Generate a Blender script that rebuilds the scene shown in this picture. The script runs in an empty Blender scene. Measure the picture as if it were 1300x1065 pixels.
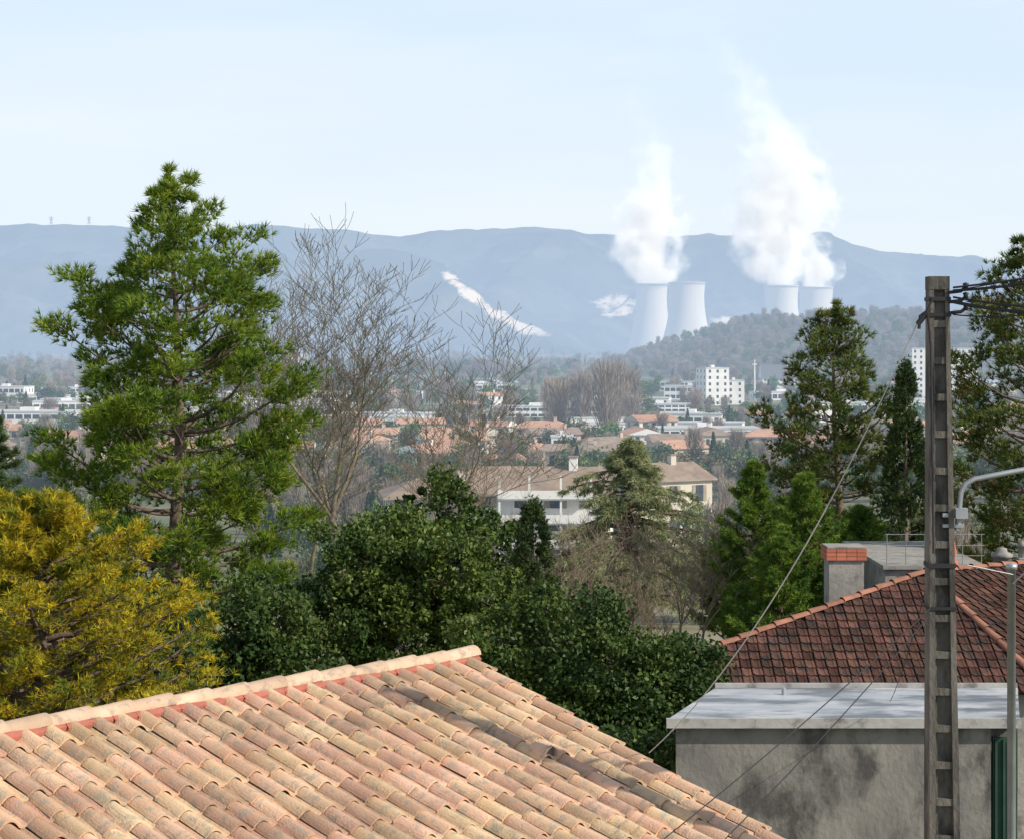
import bpy, math, random
import numpy as np
from mathutils import Vector, noise as mn
rng=np.random.default_rng(7); random.seed(7)
# ---- survey: bearing / elevation marks -> metres (eye height 30 m above the plain)
F=2400.0; HZ=435.0; CZ=30.0
def X(b,d): return (b-650.0)/F*d
def Z(e,d): return CZ+(HZ-e)/F*d
GY=[-300,48,70,100,180,260,350,30000]; GZ=[22,22,20.3,16.5,7,3,0,0]
def G(y): return float(np.interp(y,GY,GZ))
COL=bpy.context.scene.collection

# ------------------------------------------------------------ mesh helpers
class MB:
    def __init__(s): s.v=[]; s.f=[]; s.n=0
    def add(s,V,Fc,m=0,smooth=False):
        V=np.asarray(V,dtype=float).reshape(-1,3); Fc=np.asarray(Fc,dtype=np.int64)
        s.v.append(V); s.f.append((Fc+s.n,m,smooth)); s.n+=len(V)
    def mesh(s,name,mats):
        V=np.concatenate(s.v); me=bpy.data.meshes.new(name)
        li=np.concatenate([f.ravel() for f,_,_ in s.f])
        tot=np.concatenate([np.full(len(f),f.shape[1]) for f,_,_ in s.f])
        mi=np.concatenate([np.full(len(f),m) for f,m,_ in s.f])
        sm=np.concatenate([np.full(len(f),q) for f,_,q in s.f])
        me.vertices.add(len(V)); me.vertices.foreach_set('co',V.ravel().astype(np.float32))
        me.loops.add(len(li)); me.loops.foreach_set('vertex_index',li.astype(np.int32))
        st=np.concatenate([[0],np.cumsum(tot)[:-1]])
        me.polygons.add(len(tot)); me.polygons.foreach_set('loop_start',st.astype(np.int32))
        me.polygons.foreach_set('material_index',mi.astype(np.int32))
        me.polygons.foreach_set('use_smooth',sm.astype(bool))
        me.update(calc_edges=True); me.validate()
        for m in mats: me.materials.append(m)
        return me
    def obj(s,name,mats,parent=None,loc=(0,0,0)):
        if not isinstance(mats,(list,tuple)): mats=[mats]
        o=bpy.data.objects.new(name,s.mesh(name,mats)); COL.objects.link(o)
        o.location=loc
        if parent: o.parent=parent
        return o
def empty(name,loc=(0,0,0)):
    o=bpy.data.objects.new(name,None); COL.objects.link(o); o.location=loc; return o
BF=[[0,3,2,1],[4,5,6,7],[0,1,5,4],[1,2,6,5],[2,3,7,6],[3,0,4,7]]
def box(mb,x0,x1,y0,y1,z0,z1,m=0,T=None):
    V=[(x0,y0,z0),(x1,y0,z0),(x1,y1,z0),(x0,y1,z0),(x0,y0,z1),(x1,y0,z1),(x1,y1,z1),(x0,y1,z1)]
    if T: V=[T(v) for v in V]
    mb.add(V,BF,m)
def prism(mb,P,z0,z1,m=0):
    mb.add([(p[0],p[1],z0) for p in P]+[(p[0],p[1],z1) for p in P],BF,m)
def tbox(mb,c0,c1,z0,z1,w0,d0,w1,d1,m=0):
    V=[]
    for (c,z,w,d) in ((c0,z0,w0,d0),(c1,z1,w1,d1)):
        V+=[(c[0]-w/2,c[1]-d/2,z),(c[0]+w/2,c[1]-d/2,z),(c[0]+w/2,c[1]+d/2,z),(c[0]-w/2,c[1]+d/2,z)]
    mb.add(V,BF,m)
def tube(mb,pts,rad,n=6,m=0,smooth=True,cap=True):
    pts=[Vector(p) for p in pts]; V=[]; k=len(pts)
    if not hasattr(rad,'__len__'): rad=[rad]*k
    for i,p in enumerate(pts):
        t=(pts[min(i+1,k-1)]-pts[max(i-1,0)])
        if t.length<1e-9: t=Vector((0,0,1))
        t.normalize()
        a=t.cross(Vector((0.31,0.95,0.05)));
        if a.length<.1: a=t.cross(Vector((1,0,0)))
        a.normalize(); b=t.cross(a)
        for j in range(n):
            w=2*math.pi*j/n; q=p+(a*math.cos(w)+b*math.sin(w))*rad[i]; V.append((q.x,q.y,q.z))
    Fc=[[i*n+j,i*n+(j+1)%n,(i+1)*n+(j+1)%n,(i+1)*n+j] for i in range(k-1) for j in range(n)]
    mb.add(V,Fc,m,smooth)
    if cap:
        e=[V[(k-1)*n+j] for j in range(n)]; mb.add(e,[list(range(n))],m)
def lathe(mb,c,prof,n=32,m=0,smooth=True):
    V=[];
    for r,z in prof:
        for j in range(n):
            w=2*math.pi*j/n; V.append((c[0]+r*math.cos(w),c[1]+r*math.sin(w),c[2]+z))
    Fc=[[i*n+j,i*n+(j+1)%n,(i+1)*n+(j+1)%n,(i+1)*n+j] for i in range(len(prof)-1) for j in range(n)]
    mb.add(V,Fc,m,smooth)
def nrm(a): return a/(np.linalg.norm(a,axis=-1,keepdims=True)+1e-9)
def needles(mb,C,D,size,k,w,spread,m=0):
    C=np.asarray(C); D=nrm(np.asarray(D)); N=len(C)
    d=nrm(D[:,None,:]+rng.normal(0,spread,(N,k,3)))
    L=(np.ones(N)*size)[:,None,None]*rng.uniform(.65,1.15,(N,k,1))
    s=nrm(np.cross(d,rng.normal(0,1,(N,k,3))))*w
    b=np.repeat(C[:,None,:],k,1)
    V=np.stack([b-s,b+s,b+d*L],2).reshape(-1,3)
    mb.add(V,np.arange(len(V)).reshape(-1,3),m)
def leaves(mb,C,s,m=0,up=0.3,asp=.6):
    C=np.asarray(C); N=len(C)
    n=nrm(rng.normal(0,1,(N,3))+np.array([0,0,up]))
    a=nrm(np.cross(n,rng.normal(0,1,(N,3)))); b=np.cross(n,a)
    s=(s*rng.uniform(.6,1.3,(N,1)))
    V=np.stack([C-a*s,C-b*s*asp,C+a*s,C+b*s*asp],1).reshape(-1,3)
    mb.add(V,np.arange(len(V)).reshape(-1,4),m)

# ------------------------------------------------------------ materials
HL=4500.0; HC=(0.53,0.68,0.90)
def haze(nt,sh):  # aerial haze painted into the material, as emission growing with world Y
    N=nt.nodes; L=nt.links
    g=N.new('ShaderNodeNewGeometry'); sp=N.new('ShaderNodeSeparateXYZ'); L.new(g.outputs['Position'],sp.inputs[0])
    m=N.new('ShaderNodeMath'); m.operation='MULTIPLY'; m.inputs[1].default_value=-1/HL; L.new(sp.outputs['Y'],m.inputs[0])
    # painted haze: emission mixed in more strongly near the valley floor
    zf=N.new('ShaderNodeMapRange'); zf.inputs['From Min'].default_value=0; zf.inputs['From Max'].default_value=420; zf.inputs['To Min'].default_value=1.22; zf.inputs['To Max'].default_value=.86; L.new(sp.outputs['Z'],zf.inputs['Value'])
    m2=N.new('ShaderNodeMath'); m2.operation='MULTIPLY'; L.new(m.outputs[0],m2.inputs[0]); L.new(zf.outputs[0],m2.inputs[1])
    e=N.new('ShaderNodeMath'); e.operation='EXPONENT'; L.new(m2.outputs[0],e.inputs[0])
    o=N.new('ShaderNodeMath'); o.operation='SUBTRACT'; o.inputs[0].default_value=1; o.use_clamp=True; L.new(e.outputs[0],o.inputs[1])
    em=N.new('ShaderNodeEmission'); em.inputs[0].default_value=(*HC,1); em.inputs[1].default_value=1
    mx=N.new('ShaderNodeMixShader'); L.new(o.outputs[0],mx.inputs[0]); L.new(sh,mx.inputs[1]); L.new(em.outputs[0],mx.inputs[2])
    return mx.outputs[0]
def mat(name,c1,c2=None,scale=4.0,rough=.85,hz=False,isl=0.0,hue=0.0,bump=0.0,transl=0.0,c3=None,c3scale=1.0,c3pos=.58,objr=0.0,detail=5,metal=0,attr=None,attrcol=None,spec=.3,bscale=None,stretch=None,bdist=.5):
    M=bpy.data.materials.new(name); M.use_nodes=True; nt=M.node_tree; N=nt.nodes; L=nt.links
    P=N['Principled BSDF']; out=N['Material Output']
    P.inputs['Roughness'].default_value=rough; P.inputs['Metallic'].default_value=metal
    P.inputs['Specular IOR Level'].default_value=spec
    c2=c2 or tuple(v*.8 for v in c1)
    tc=N.new('ShaderNodeTexCoord'); vec=tc.outputs['Object']
    if stretch:
        mp=N.new('ShaderNodeMapping'); mp.inputs['Scale'].default_value=stretch; L.new(vec,mp.inputs[0]); vec=mp.outputs[0]
    nz=N.new('ShaderNodeTexNoise'); nz.inputs['Scale'].default_value=scale; nz.inputs['Detail'].default_value=detail; L.new(vec,nz.inputs['Vector'])
    r=N.new('ShaderNodeValToRGB'); r.color_ramp.elements[0].position=.36; r.color_ramp.elements[1].position=.64
    r.color_ramp.elements[0].color=(*c1,1); r.color_ramp.elements[1].color=(*c2,1); L.new(nz.outputs[0],r.inputs[0]); col=r.outputs[0]
    def mixc(f,a,bcol):
        x=N.new('ShaderNodeMix'); x.data_type='RGBA'
        if hasattr(f,'links'): L.new(f,x.inputs['Factor'])
        else: x.inputs['Factor'].default_value=f
        L.new(a,x.inputs['A'])
        if hasattr(bcol,'links'): L.new(bcol,x.inputs['B'])
        else: x.inputs['B'].default_value=(*bcol,1)
        return x.outputs['Result']
    if c3:
        n2=N.new('ShaderNodeTexNoise'); n2.inputs['Scale'].default_value=c3scale; n2.inputs['Detail'].default_value=6; n2.inputs['Roughness'].default_value=.65; L.new(vec,n2.inputs['Vector'])
        r2=N.new('ShaderNodeValToRGB'); r2.color_ramp.elements[0].position=c3pos-.05; r2.color_ramp.elements[1].position=c3pos+.08; L.new(n2.outputs[0],r2.inputs[0])
        col=mixc(r2.outputs[0],col,c3)
    if attr:
        a=N.new('ShaderNodeAttribute'); a.attribute_name=attr
        mp2=N.new('ShaderNodeMapping'); mp2.inputs['Scale'].default_value=(1,.12,1.9); mp2.inputs['Rotation'].default_value=(0,.35,0); L.new(tc.outputs['Object'],mp2.inputs[0])
        n3=N.new('ShaderNodeTexNoise'); n3.inputs['Scale'].default_value=.013; n3.inputs['Detail'].default_value=9; n3.inputs['Roughness'].default_value=.68; L.new(mp2.outputs[0],n3.inputs['Vector'])
        ms=N.new('ShaderNodeMath'); ms.operation='MULTIPLY_ADD'; ms.inputs[1].default_value=3.4; ms.inputs[2].default_value=-1.7; L.new(n3.outputs[0],ms.inputs[0])
        md=N.new('ShaderNodeMath'); md.operation='ADD'; L.new(a.outputs['Fac'],md.inputs[0]); L.new(ms.outputs[0],md.inputs[1])
        r3=N.new('ShaderNodeMapRange'); r3.inputs['From Min'].default_value=.40; r3.inputs['From Max'].default_value=.85; L.new(md.outputs[0],r3.inputs['Value'])
        col=mixc(r3.outputs[0],col,attrcol)
    for amt,src in ((isl,'i'),(objr,'o')):
        if amt>0:
            if src=='i': q=N.new('ShaderNodeNewGeometry').outputs['Random Per Island']
            else: q=N.new('ShaderNodeObjectInfo').outputs['Random']
            h=N.new('ShaderNodeHueSaturation')
            mr=N.new('ShaderNodeMapRange'); mr.inputs['To Min'].default_value=1-amt; mr.inputs['To Max'].default_value=1+amt; L.new(q,mr.inputs['Value']); L.new(mr.outputs[0],h.inputs['Value'])
            m7=N.new('ShaderNodeMath'); m7.operation='MULTIPLY'; m7.inputs[1].default_value=7.31; L.new(q,m7.inputs[0])
            fr=N.new('ShaderNodeMath'); fr.operation='FRACT'; L.new(m7.outputs[0],fr.inputs[0])
            mh=N.new('ShaderNodeMapRange'); mh.inputs['To Min'].default_value=.5-hue; mh.inputs['To Max'].default_value=.5+hue; L.new(fr.outputs[0],mh.inputs['Value']); L.new(mh.outputs[0],h.inputs['Hue'])
            L.new(col,h.inputs['Color']); col=h.outputs[0]
    L.new(col,P.inputs['Base Color']); sh=P.outputs[0]
    if bump>0:
        nb=N.new('ShaderNodeTexNoise'); nb.inputs['Scale'].default_value=bscale or scale*4; nb.inputs['Detail'].default_value=6; L.new(vec,nb.inputs['Vector'])
        b=N.new('ShaderNodeBump'); b.inputs['Strength'].default_value=bump; b.inputs['Distance'].default_value=.02 if not hz else bdist; L.new(nb.outputs[0],b.inputs['Height']); L.new(b.outputs[0],P.inputs['Normal'])
    if transl>0:
        t=N.new('ShaderNodeBsdfTranslucent'); L.new(col,t.inputs[0]); mx=N.new('ShaderNodeMixShader'); mx.inputs[0].default_value=transl; L.new(sh,mx.inputs[1]); L.new(t.outputs[0],mx.inputs[2]); sh=mx.outputs[0]
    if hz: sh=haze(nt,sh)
    L.new(sh,out.inputs['Surface'])
    return M

m_bark=mat('bark',(.09,.065,.05),(.17,.13,.10),9,bump=.5)
m_barkgrey=mat('bark_grey',(.11,.09,.068),(.20,.165,.125),6,bump=.3,c3=(.20,.20,.06),c3scale=2,c3pos=.58)
m_twig=mat('twigs_brown',(.20,.145,.10),(.31,.24,.18),3)
m_pine=mat('pine_needles',(.075,.145,.017),(.235,.31,.028),1.3,isl=.38,hue=.02,transl=.34,rough=.6)
m_pine2=mat('pine_needles_dark',(.062,.105,.024),(.155,.19,.036),1.1,isl=.38,hue=.02,transl=.28,rough=.6,c3=(.24,.14,.04),c3scale=1.3,c3pos=.60)
m_gold=mat('golden_foliage',(.36,.30,.02),(.13,.18,.022),1.7,isl=.35,hue=.02,transl=.32,c3=(.56,.43,.02),c3scale=2.6,c3pos=.51)
m_oak=mat('evergreen_leaves',(.036,.07,.012),(.11,.15,.024),1.2,isl=.45,hue=.02,transl=.2,rough=.5,spec=.3)
m_bush=mat('bush_leaves',(.030,.062,.013),(.08,.12,.022),1.0,isl=.4,hue=.02,transl=.2,rough=.55)
m_thuja=mat('thuja_foliage',(.08,.155,.022),(.20,.29,.04),1.4,isl=.35,hue=.015,transl=.3)
m_cyp=mat('cypress_foliage',(.03,.06,.022),(.075,.11,.03),2,isl=.35,transl=.15)
m_cedar=mat('cedar_foliage',(.20,.24,.11),(.36,.38,.20),1.5,isl=.3,transl=.3)
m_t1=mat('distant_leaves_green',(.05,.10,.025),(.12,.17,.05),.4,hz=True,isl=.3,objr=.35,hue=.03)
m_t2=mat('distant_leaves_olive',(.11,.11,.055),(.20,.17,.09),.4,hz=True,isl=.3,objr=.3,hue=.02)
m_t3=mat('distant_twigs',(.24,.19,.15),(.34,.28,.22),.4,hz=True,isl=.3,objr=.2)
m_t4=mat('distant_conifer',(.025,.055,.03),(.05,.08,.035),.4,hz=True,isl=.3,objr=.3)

# ------------------------------------------------------------ trees
def conifer(name,x,y,H,prof,nb,mw,sub=.32,lift=.25,droop=.0,tl=.2,tk=12,tw=.011,spread=.75,seg=9,lat=4,start=.12,r0=.16,zb=None,spacing=1,irr=.35,updir=.6):
    zb=G(y)-.1 if zb is None else zb
    mb=MB(); tp=[(x+.06*math.sin(i*1.3),y+.05*math.cos(i*2.1),zb+H*i/12) for i in range(13)]
    tube(mb,tp,[r0*(1-i/12.6) for i in range(13)],8,0)
    C=[];D=[]
    hs=[start+(1-start)*(i+random.random()*.8)/nb for i in range(nb)]
    ang=0
    for h in hs:
        ang+=2.399+random.uniform(-.4,.4); z=zb+H*min(h,.985)
        R=np.interp(h,[p[0] for p in prof],[p[1] for p in prof])*random.uniform(1-irr,1.08)
        ca,sa=math.cos(ang),math.sin(ang); P=Vector((x,y,z)); pts=[]
        for i in range(seg+1):
            s=i/seg
            zz=z+R*(lift*s**1.4 - droop*s*s)+random.uniform(-.02,.02)
            pts.append(Vector((x+ca*R*s+random.uniform(-.03,.03),y+sa*R*s+random.uniform(-.03,.03),zz)))
        rb=.012+.02*R
        tube(mb,pts,[rb*(1-i/seg*.8) for i in range(seg+1)],4,0,cap=False)
        for i in range(2,seg+1):
            s=i/seg
            if s<.25 and h<.85: continue
            for q in range(lat):
                sd=1 if q%2 else -1
                ll=R*sub*(1.15-s*.75)*random.uniform(.4,1.1)
                a2=ang+sd*random.uniform(.5,1.2)
                e=pts[i]+Vector((math.cos(a2)*ll,math.sin(a2)*ll,ll*random.uniform(-.1,.45)-droop*ll))
                n=max(2,int(ll/(.17*spacing)))
                if ll>.3: tube(mb,[pts[i],e],[.008,.004],3,0,cap=False)
                for k in range(n):
                    t=(k+1)/n; c=pts[i].lerp(e,t); C.append((c.x,c.y,c.z)); D.append((math.cos(a2)*.8,math.sin(a2)*.8,updir-droop*1.5))
        c=pts[-1]; C.append((c.x,c.y,c.z)); D.append((ca,sa,.5))
    for k in range(8): C.append((x,y,zb+H*(1-.012*k))); D.append((0,0,1))
    C=np.array(C)+rng.normal(0,.03,(len(C),3))
    needles(mb,C,np.array(D),tl,tk,tw,spread,1)
    return mb.obj(name,[m_bark,mw])
def pine(name,x,y,H,prof,nb,mw,cr=.30,nt=13,tl=.17,tk=11,tw=.012,start=.1,r0=.2,irr=.45,l0=.0,l1=.75,ncl=6,seed=1,lean=0.):
    zb=G(y)-.1; Rr=random.Random(seed)
    mb=MB(); tx=lambda h:x+.10*math.sin(h*7+seed)+lean*h; tp=[(tx(i/12),y+.05*math.cos(i*2.1),zb+H*i/12) for i in range(13)]
    tube(mb,tp,[r0*(1-i/12.6) for i in range(13)],8,0)
    CC=[];SR=[];OD=[];ang=Rr.uniform(0,6)
    for bi in range(nb):
        h=start+(.97-start)*(bi+Rr.random())/nb
        ang+=2.399+Rr.uniform(-.6,.6)
        R=np.interp(h,[p[0] for p in prof],[p[1] for p in prof])*Rr.uniform(1-irr,1.12)
        lf=(l0+(l1-l0)*h)+Rr.uniform(-.12,.15); z=zb+H*h-R*lf*.45
        pts=[]; a=ang
        for i in range(8):
            s=i/7; a+=Rr.uniform(-.07,.07)
            pts.append(Vector((tx(h)+math.cos(a)*R*s,y+math.sin(a)*R*s,z+R*(lf*s**1.5-.10*s*(1-s)*2))))
        rb=.014+.016*R
        tube(mb,pts,[rb*(1-i/7*.8) for i in range(8)],4,0,cap=False)
        n=max(2,int(ncl*R/2.2+.5))
        for c in range(n):
            s=1 if c==0 else Rr.uniform(.42,1)
            i=min(6,int(s*7)); p=pts[i].lerp(pts[i+1],s*7-i) if s<1 else pts[7]
            off=(1.12-s)*R*.42+.12; a2=a+Rr.choice([-1,1])*Rr.uniform(.5,1.4)
            q=p if c==0 else p+Vector((math.cos(a2)*off,math.sin(a2)*off,off*Rr.uniform(.0,.7)))
            if c: tube(mb,[p,q],[.012,.006],3,0,cap=False)
            CC.append(tuple(q)); SR.append(Rr.uniform(.65,1.25)*cr*(1 if R>.7 else .6)); OD.append((math.cos(a2 if c else a),math.sin(a2 if c else a),.35+lf*.4))
    for k in range(9): CC.append((tx(1),y,zb+H*(1-.018*k))); SR.append(.10+.012*k); OD.append((0,0,1))
    CC=np.array(CC);SR=np.array(SR);OD=nrm(np.array(OD))
    idx=np.repeat(np.arange(len(CC)),nt); N=len(idx)
    u=nrm(rng.normal(0,1,(N,3)))*rng.uniform(.15,1,(N,1))**.5
    u[:,2]*=.62
    C=CC[idx]+u*SR[idx][:,None]
    D=OD[idx]*.5+u*.9+np.array([0,0,.45])
    needles(mb,C,D,tl,tk,tw,.5,1)
    return mb.obj(name,[m_bark,mw])
def sprays(name,x,y,H,prof,n,mw,size=.14,k=6,w=.03,zb=None,clump=.28,nc=260,trunk=True,up=.8,stems=None):
    zb=G(y)-.1 if zb is None else zb
    mb=MB()
    stems=stems or [(0,0,1.0)]
    for (sx,sy,sc) in stems:
        tube(mb,[(x+sx,y+sy,zb),(x+sx,y+sy,zb+H*sc*.93)],[.11,.02],6,0)
        h=rng.uniform(0.02,1,nc)**1.15; a=rng.uniform(0,2*math.pi,nc)
        R=np.interp(h,[p[0] for p in prof],[p[1] for p in prof])*rng.uniform(.68,1.12,nc)
        cc=np.stack([x+sx+R*np.cos(a),y+sy+R*np.sin(a),zb+h*H*sc],1)
        idx=rng.integers(0,nc,n)
        off=rng.normal(0,1,(n,3))*clump*np.array([.5,.5,.8])
        C=cc[idx]+off
        D=np.stack([np.cos(a[idx])*.6,np.sin(a[idx])*.6,np.full(n,up)],1)+rng.normal(0,.2,(n,3))
        needles(mb,C,D,size,k,w,.45,1)
        for q in range(0,nc,6): tube(mb,[(x+sx,y+sy,cc[q][2]-.2),tuple(cc[q])],[.02,.006],3,0,cap=False)
    return mb.obj(name,[m_bark,mw])
def leafy(name,x,y,blobs,nleaf,ls,mw,clr=.32,zb=None,ncl=60,trunk_r=.14,matb=None):
    zb=G(y)-.1 if zb is None else zb
    mb=MB(); tp=(x,y,zb)
    tot=sum(b[3]*b[4]*b[5] for b in blobs)
    c0=Vector((x,y,zb+1.2)); tube(mb,[tp,c0],[trunk_r,trunk_r*.75],7,0)
    for (bx,by,bz,rx,ry,rz) in blobs:
        B=np.array([bx,by,bz]); R=np.array([rx,ry,rz])
        tube(mb,[c0,c0.lerp(Vector(B),.5)+Vector((random.uniform(-.1,.1),0,.1)),Vector(B)],[trunk_r*.5,trunk_r*.35,trunk_r*.2],5,0)
        u=nrm(rng.normal(0,1,(ncl,3))); cl=B+u*R*rng.uniform(.55,1.15,(ncl,1))
        n=int(nleaf*(rx*ry*rz/tot)**.8) if len(blobs)>1 else nleaf
        idx=rng.integers(0,ncl,n); v=nrm(rng.normal(0,1,(n,3)))*rng.uniform(.2,1,(n,1))**.5
        rad=rng.uniform(.45,1.3,ncl)[idx][:,None]*clr
        leaves(mb,cl[idx]+v*rad*np.array([1,1,.8]),ls,1)
        for q in range(0,ncl,5): tube(mb,[tuple(B),tuple(cl[q])],[.02,.006],3,0,cap=False)
    return mb.obj(name,[matb or m_bark,mw])
def bare(name,x,y,H,r0,seed,mw,depth=6,spread=.5,zb=None,l0=.25,twig=.008,fork=None,wig=.11,lim=4200,dir0=(.03,0,1)):
    R=random.Random(seed); zb=G(y)-.1 if zb is None else zb
    mb=MB(); cnt=0
    queue=[(Vector((x,y,zb)),Vector(dir0).normalized(),H*l0,r0,depth)]
    while queue and cnt<lim:
        p,d,L,r,k=queue.pop(0); cnt+=1
        n=4 if k>depth-3 else 3; pts=[p]; dd=d.copy(); rs=[r]; q=p
        for i in range(n):
            dd=(dd+Vector((R.gauss(0,wig),R.gauss(0,wig),R.gauss(0,wig*.5)+.05))).normalized()
            q=q+dd*(L/n); pts.append(q); rs.append(max(twig*.5,r*(1-.38*(i+1)/n)))
        tube(mb,pts,rs,6 if k>depth-2 else 3,0,cap=False)
        if k==0: continue
        nc=(fork or 4) if k==depth else R.choice([2,2,3])
        a0=R.uniform(0,6.28)
        for c in range(nc):
            a=a0+6.283*c/nc+R.uniform(-.5,.5); s=spread*R.uniform(.45,1.45)
            nd=(dd+Vector((math.cos(a)*s,math.sin(a)*s,R.uniform(-.05,.2)))).normalized()
            queue.append((pts[-1],nd,L*R.uniform(.62,.92),rs[-1]*R.uniform(.58,.82),k-1))
        if k<depth:
            for c in range(R.choice([1,2,2])):
                i=R.choice([1,2,3][:n]); a=R.uniform(0,6.28)
                nd=(dd*.5+Vector((math.cos(a)*.9,math.sin(a)*.9,.2))).normalized()
                queue.append((pts[i],nd,L*R.uniform(.4,.7),rs[i]*.42,max(0,k-2)))
    return mb.obj(name,[mw])

# big pine on the left
pine('pine_tree',X(222,40),40,Z(211,40)-G(40),[(0,.9),(.18,1.9),(.3,2.6),(.42,2.95),(.55,2.75),(.66,2.35),(.76,2.15),(.84,1.3),(.92,.7),(.97,.4),(1,.1)],118,m_pine,cr=.35,nt=18,tl=.20,tk=12,tw=.013,ncl=8,seed=4,r0=.22,irr=.5)
pine('pine_tree',X(1062,60),60,Z(383,60)-G(60),[(0,1.2),(.2,2.1),(.45,2.4),(.6,2.2),(.8,1.5),(.92,.7),(1,.1)],100,m_pine2,cr=.35,nt=13,tl=.22,tk=11,tw=.016,ncl=7,seed=12,r0=.18,irr=.55)
pine('pine_tree',X(1318,45),45,Z(288,45)-G(45),[(0,1.2),(.2,2.0),(.45,2.4),(.65,2.05),(.8,1.35),(.92,.75),(1,.1)],110,m_pine2,cr=.33,nt=14,tl=.20,tk=12,tw=.015,ncl=7,seed=17,r0=.2,irr=.5)
conifer('pine_tree',X(-8,58),58,Z(528,58)-G(58),[(0,1.5),(.5,1.3),(.8,.7),(1,.1)],50,m_cyp,tl=.24,tk=10,tw=.016,lat=3)
conifer('deodar_cedar',X(800,60),60,Z(552,60)-G(60),[(0,3.3),(.25,3.3),(.5,3.1),(.66,2.5),(.8,1.7),(.9,.85),(1,.12)],110,m_cedar,tl=.22,tk=9,tw=.013,lat=5,lift=.42,droop=.52,sub=.30,irr=.6,updir=.0,r0=.13,spread=.6)
conifer('golden_cypress_tree',X(60,26),26,Z(622,26)-G(26),[(0,1.8),(.25,2.35),(.45,2.65),(.65,2.2),(.8,1.5),(.92,.85),(1,.25)],135,m_gold,tl=.12,tk=13,tw=.009,lat=6,lift=.35,sub=.30,irr=.5,spread=.7,spacing=.8,r0=.14)
sprays('golden_cypress_tree',X(-20,30),30,Z(640,30)-G(30),[(0,1.8),(.5,1.7),(.85,1.0),(1,.3)],9000,m_gold,size=.13,k=6,w=.014,nc=260)
leafy('laurel_bush',X(130,30),30,[(X(60,30),30,Z(860,30),1.2,.9,.9),(X(180,30),30,Z(830,30),1.0,.9,.9),(X(130,30),30,Z(780,30),.9,.9,.8)],16000,.05,m_bush,ncl=70)
# dark evergreen oaks
leafy('evergreen_oak',X(500,36),36,[(X(480,36),36,Z(724,36),1.35,1.2,1.0),(X(560,36),35.6,Z(735,36),1.25,1.2,1.1),(X(440,36),35.5,Z(790,36),1.1,1.1,.9),(X(610,36),36.3,Z(790,36),1.0,1.1,1.0),(X(520,36),35.3,Z(820,36),1.3,1.1,.8),(X(500,36),37,Z(682,36),.7,.8,.5)],52000,.048,m_oak,ncl=95,clr=.30)
leafy('evergreen_oak',X(350,33),33,[(X(345,33),33,Z(800,33),.9,.9,.8),(X(290,33),33,Z(850,33),1.0,.9,.7),(X(370,33),32.6,Z(860,33),.9,.9,.6),(X(240,33),33,Z(860,33),.9,.9,.6)],22000,.05,m_bush,ncl=60)
leafy('evergreen_oak',X(560,50),50,[(X(565,50),50,Z(650,50),1.0,1,1.0),(X(610,50),50,Z(700,50),1.0,1,1.0),(X(520,50),50,Z(690,50),1.1,1,1.0)],14000,.065,m_bush,ncl=50)
leafy('laurel_bush',X(660,29),29,[(X(640,29),29,Z(850,29),.9,.9,.8),(X(700,29),28.6,Z(900,29),.9,.9,.8),(X(600,29),29,Z(900,29),.8,.8,.7),(X(690,29),29.6,Z(800,29),.55,.6,.7)],28000,.042,m_oak,ncl=70)
leafy('laurel_bush',X(810,28),28,[(X(770,28),28,Z(860,28),.75,.8,.7),(X(850,28),28,Z(855,28),.75,.8,.6),(X(800,28),27.6,Z(915,28),.9,.8,.7),(X(880,28),28,Z(915,28),.6,.8,.6),(X(760,28),28.4,Z(800,28),.4,.5,.5)],28000,.042,m_bush,ncl=70)
leafy('laurel_bush',X(740,25),25,[(X(740,25),25,Z(970,25),.9,.7,.7),(X(840,25),25,Z(985,25),.7,.7,.6)],9000,.045,m_bush,ncl=60)
sprays('cypress_tree',X(676,46),46,Z(636,46)-G(46),[(0,.6),(.5,.55),(.85,.28),(1,.06)],6500,m_cyp,size=.12,k=6,w=.016,nc=160,clump=.14)
sprays('cypress_tree',X(1150,58),58,Z(463,58)-G(58),[(0,.75),(.5,.68),(.8,.42),(1,.06)],8000,m_cyp,size=.15,k=6,w=.02,nc=200,clump=.16)
for (b,d,e,w,n_,mm) in ((958,46,583,1.05,80,m_thuja),(1022,44,598,1.2,84,m_thuja),(1092,47,640,1.15,70,m_thuja),(925,50,668,1.0,56,m_pine),(990,43,680,1.1,60,m_thuja)):
    conifer('thuja_tree',X(b,d),d,Z(e,d)-G(d),[(0,w),(.35,w*1.05),(.6,w*.85),(.8,w*.5),(1,.08)],n_,mm,tl=.13,tk=11,tw=.012,lat=5,lift=.55,sub=.42,irr=.5,spread=.65,spacing=.75,r0=.09)
# bare trees
bare('bare_tree',X(440,70),70,13.6,.20,11,m_barkgrey,depth=7,spread=.60,l0=.245,twig=.018,fork=5,wig=.13,lim=5500)
bare('bare_tree',X(350,76),76,11.6,.14,5,m_barkgrey,depth=6,spread=.48,l0=.27,twig=.018,wig=.12)
bare('bare_tree',X(385,90),90,12.0,.14,23,m_barkgrey,depth=6,spread=.42,l0=.27,twig=.020,wig=.12)
bare('bare_tree',X(510,66),66,11.2,.13,31,m_barkgrey,depth=6,spread=.6,l0=.27,twig=.018,wig=.14,dir0=(.25,0,1))
bare('bare_tree',X(560,82),82,9.2,.12,8,m_twig,depth=6,spread=.55,l0=.25,twig=.016,lim=2500)
for i,(b,d,h) in enumerate([(740,52,4.6),(800,50,4.4),(860,48,4.2),(770,44,3.5),(835,44,3.6),(890,46,4.8),(640,66,5.5),(720,60,4.5)]):
    bare('bare_shrub',X(b,d),d,h,.05,40+i,m_twig,depth=5,spread=.55,l0=.22,twig=.010,fork=6,lim=1800)

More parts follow.
